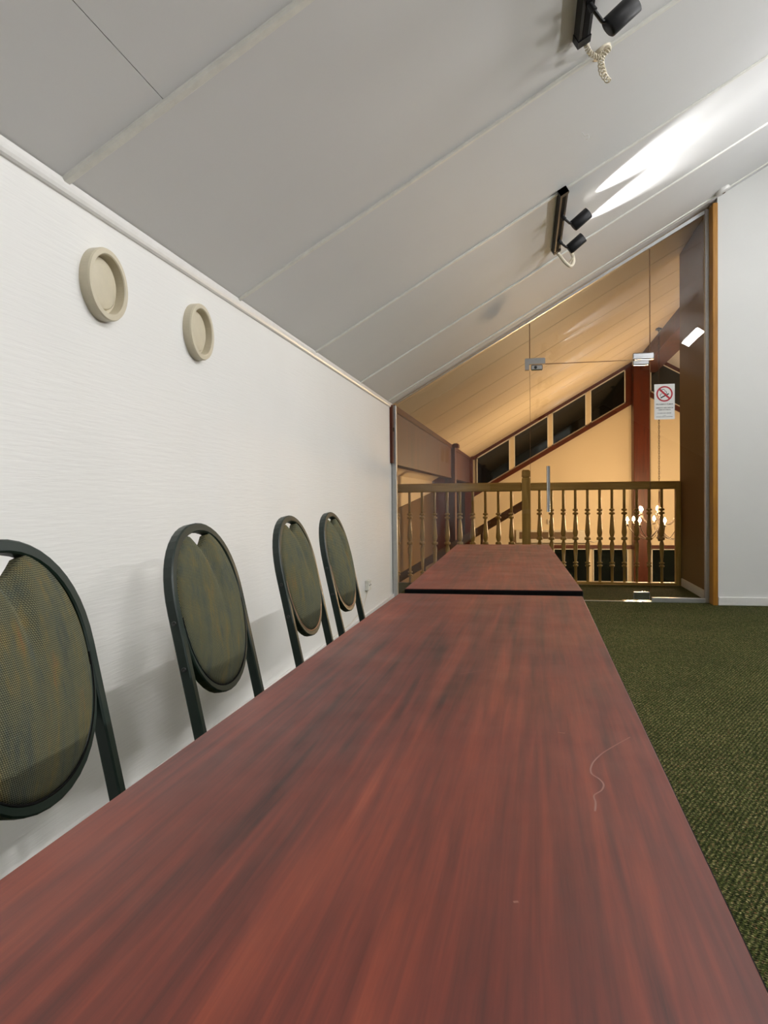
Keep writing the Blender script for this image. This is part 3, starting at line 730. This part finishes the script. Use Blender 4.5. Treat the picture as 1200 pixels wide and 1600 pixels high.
def track(y0, y1, heads, label, side=0):
    c = empty('track_light', tuple(cp(.21, (y0+y1)/2, 0, side)), label, 'track light', 'black ceiling track lights')
    def rail(x0, x1, d0, d1, a, b):
        mb = MB(); P = []
        for yy in (a, b):
            for x, d in ((x0, d0), (x1, d0), (x1, d1), (x0, d1)): P.append(cp(x, yy, d, side))
        return mb.add(P, [(0,1,2,3), (7,6,5,4), (0,4,5,1), (1,5,6,2), (2,6,7,3), (3,7,4,0)])
    rail(.188, .232, .0, .036, y0, y1).build('track', M_BLACK, c)
    rail(.200, .220, .036, .0375, y0+.05, y1-.05).build('slot', M_BLKEDGE, c)
    rail(.186, .234, .0, .039, y1-.045, y1).build('end_cap', M_BLACK, c); rail(.186, .234, .0, .039, y0, y0+.03).build('end_cap', M_BLACK, c)
    for y in heads: spot_head(c, y, side)
    return c
TL = [(4.40, 5.46, (4.84, 5.29), 'black track light nearer the glass partition, both spots in view'), (1.92, 2.98, (2.38, 2.83), 'black track light cut off by the top picture edge'), (-.60, .46, (-.14, .31), 'black track light above the viewer, seen only reflected in glass'), (-3.1, -2.04, (-2.64, -2.19), 'black track light farthest behind the viewer')]
for a in TL: track(*a)
for (a, b, h_, _), lb in zip(TL, ('by the partition', 'second from the partition', 'third from the partition', 'farthest from the partition')): track(a, b, h_, 'black track light on the opposite ceiling slope, '+lb, 1)
# supply cables
def coil(path, R, turns, r):
    path = smooth(path, 24); m = len(path); out = []; u = None
    for i, p in enumerate(path):
        tt = (path[min(i+1, m-1)]-path[max(i-1, 0)]).normalized()
        if u is None: u = tt.orthogonal().normalized()
        u = (u-tt*u.dot(tt)).normalized()
        out.append((p, tt, u.copy(), tt.cross(u)))
    pts = []; K = turns*10
    for k in range(K+1):
        s_ = k/K*(m-1); i = min(int(s_), m-2); f = s_-i
        p = out[i][0].lerp(out[i+1][0], f); a = 2*math.pi*turns*k/K
        pts.append(p+out[i][2]*R*math.cos(a)+out[i][3]*R*math.sin(a))
    return MB().tube(pts, r, 6)
c = empty('coiled_cable', tuple(cp(.30, 3.19, 0)), 'ivory coiled cable hanging from the nearer track light to its ceiling rose', 'cable')
zax = NL; xax = UL; yax = zax.cross(xax); T = Matrix((xax, yax, zax)).transposed().to_4x4(); T.translation = cp(.315, 3.20, 0)
MB().lathe([(.046, 0), (.046, .004), (.040, .010), (0, .011)], 28, T).build('ceiling_rose', M_CABLE, c)
coil([cp(.222, 2.992, .03), cp(.226, 3.02, .055), cp(.255, 3.06, .075), cp(.292, 3.06, .07), cp(.305, 3.10, .045), cp(.31, 3.19, .012)], .0085, 20, .0033).build('coil', M_CABLE, c)
coil([cp(.31, 3.18, .02), cp(.285, 3.16, .05), cp(.262, 3.14, .10), cp(.252, 3.10, .16)], .0105, 9, .0033).build('coil', M_CABLE, c)
MB().tube(smooth([cp(.252, 3.10, .163), cp(.262, 3.12, .145), cp(.285, 3.16, .075), cp(.31, 3.19, .02)], 6), .0035, 6).build('return_lead', M_CABLE, c)
c = empty('supply_cable', tuple(cp(.30, 5.7, 0)), 'ivory supply cable bending from the farther track light to the ceiling', 'cable')
MB().tube(smooth([cp(.212, 5.476, .030), cp(.222, 5.50, .055), cp(.240, 5.58, .09), cp(.268, 5.66, .12), cp(.296, 5.70, .11), cp(.322, 5.72, .07), cp(.335, 5.74, .0)], 8), .0125, 10).build('sleeve', M_CABLE, c)
MB().tube(smooth([cp(.262, 5.64, .10), cp(.300, 5.62, .09), cp(.315, 5.62, .075)], 6), .006, 6).build('lead', M_CABLE, c)
hk = empty('ceiling_hook', tuple(cp(.287, 3.85, 0)), 'tiny white screw hook in the ceiling between the track lights', 'hook')
pts = [cp(.287, 3.85, 0), cp(.287, 3.85, .02)]
for k in range(9):
    a = -.5+math.pi*1.5*k/8; pts.append(cp(.287+.011*math.sin(a)+.005, 3.85, .031-.011*math.cos(a)))
MB().tube(pts, .0018, 6).build('wire', M_TRIM, hk)
sd = empty('smoke_detector', tuple(cp(1.62, 6.83, 0)), 'flat white smoke detector where the ceiling meets the partition wall', 'detector')
T = Matrix((UL, NL.cross(UL), NL)).transposed().to_4x4(); T.translation = cp(1.655, 6.80, .010)
MB().lathe([(.062, -.01), (.066, .0), (.066, .014), (.058, .020), (.03, .024), (0, .025)], 32, T).build('body', M_TRIM, sd)
T.translation = cp(1.655, 6.80, .034)
MB().lathe([(.016, 0), (.012, .004), (0, .005)], 12, T).build('sensor', M_GRILLE, sd)

# ------------------------------------------------------------------ fluorescent fixtures on the right slope
NRT = Vector((-TS, 0, -1)).normalized(); URT = Vector((1, 0, -TS)).normalized()
def fixture(y0, label):
    X0 = 3.09; base = Vector((X0, y0+.625, zc_(X0)))
    c = empty('fluorescent_fixture', tuple(base), label, 'ceiling light', 'fluorescent fixtures on the right ceiling slope')
    def bx(u0, u1, d0, d1, a, b):
        mb = MB(); P = []
        for yy in (a, b):
            for u, d in ((u0, d0), (u1, d0), (u1, d1), (u0, d1)): P.append(Vector((X0, yy, zc_(X0)))+URT*u+NRT*d)
        return mb.add(P, [(0,1,2,3), (7,6,5,4), (0,4,5,1), (1,5,6,2), (2,6,7,3), (3,7,4,0)])
    bx(-.09, .09, 0, .045, y0, y0+1.25).build('housing', M_TRIM, c)
    bx(-.07, .07, .045, .085, y0+.03, y0+1.22).build('diffuser', M_FLUOR, c)
for y, lb in ((-1.03, 'fluorescent fixture above right, mirrored in the glass beside the door frame'), (1.8, 'fluorescent fixture above right, the middle of three'), (4.2, 'fluorescent fixture above right, closest to the partition wall')): fixture(y, lb)
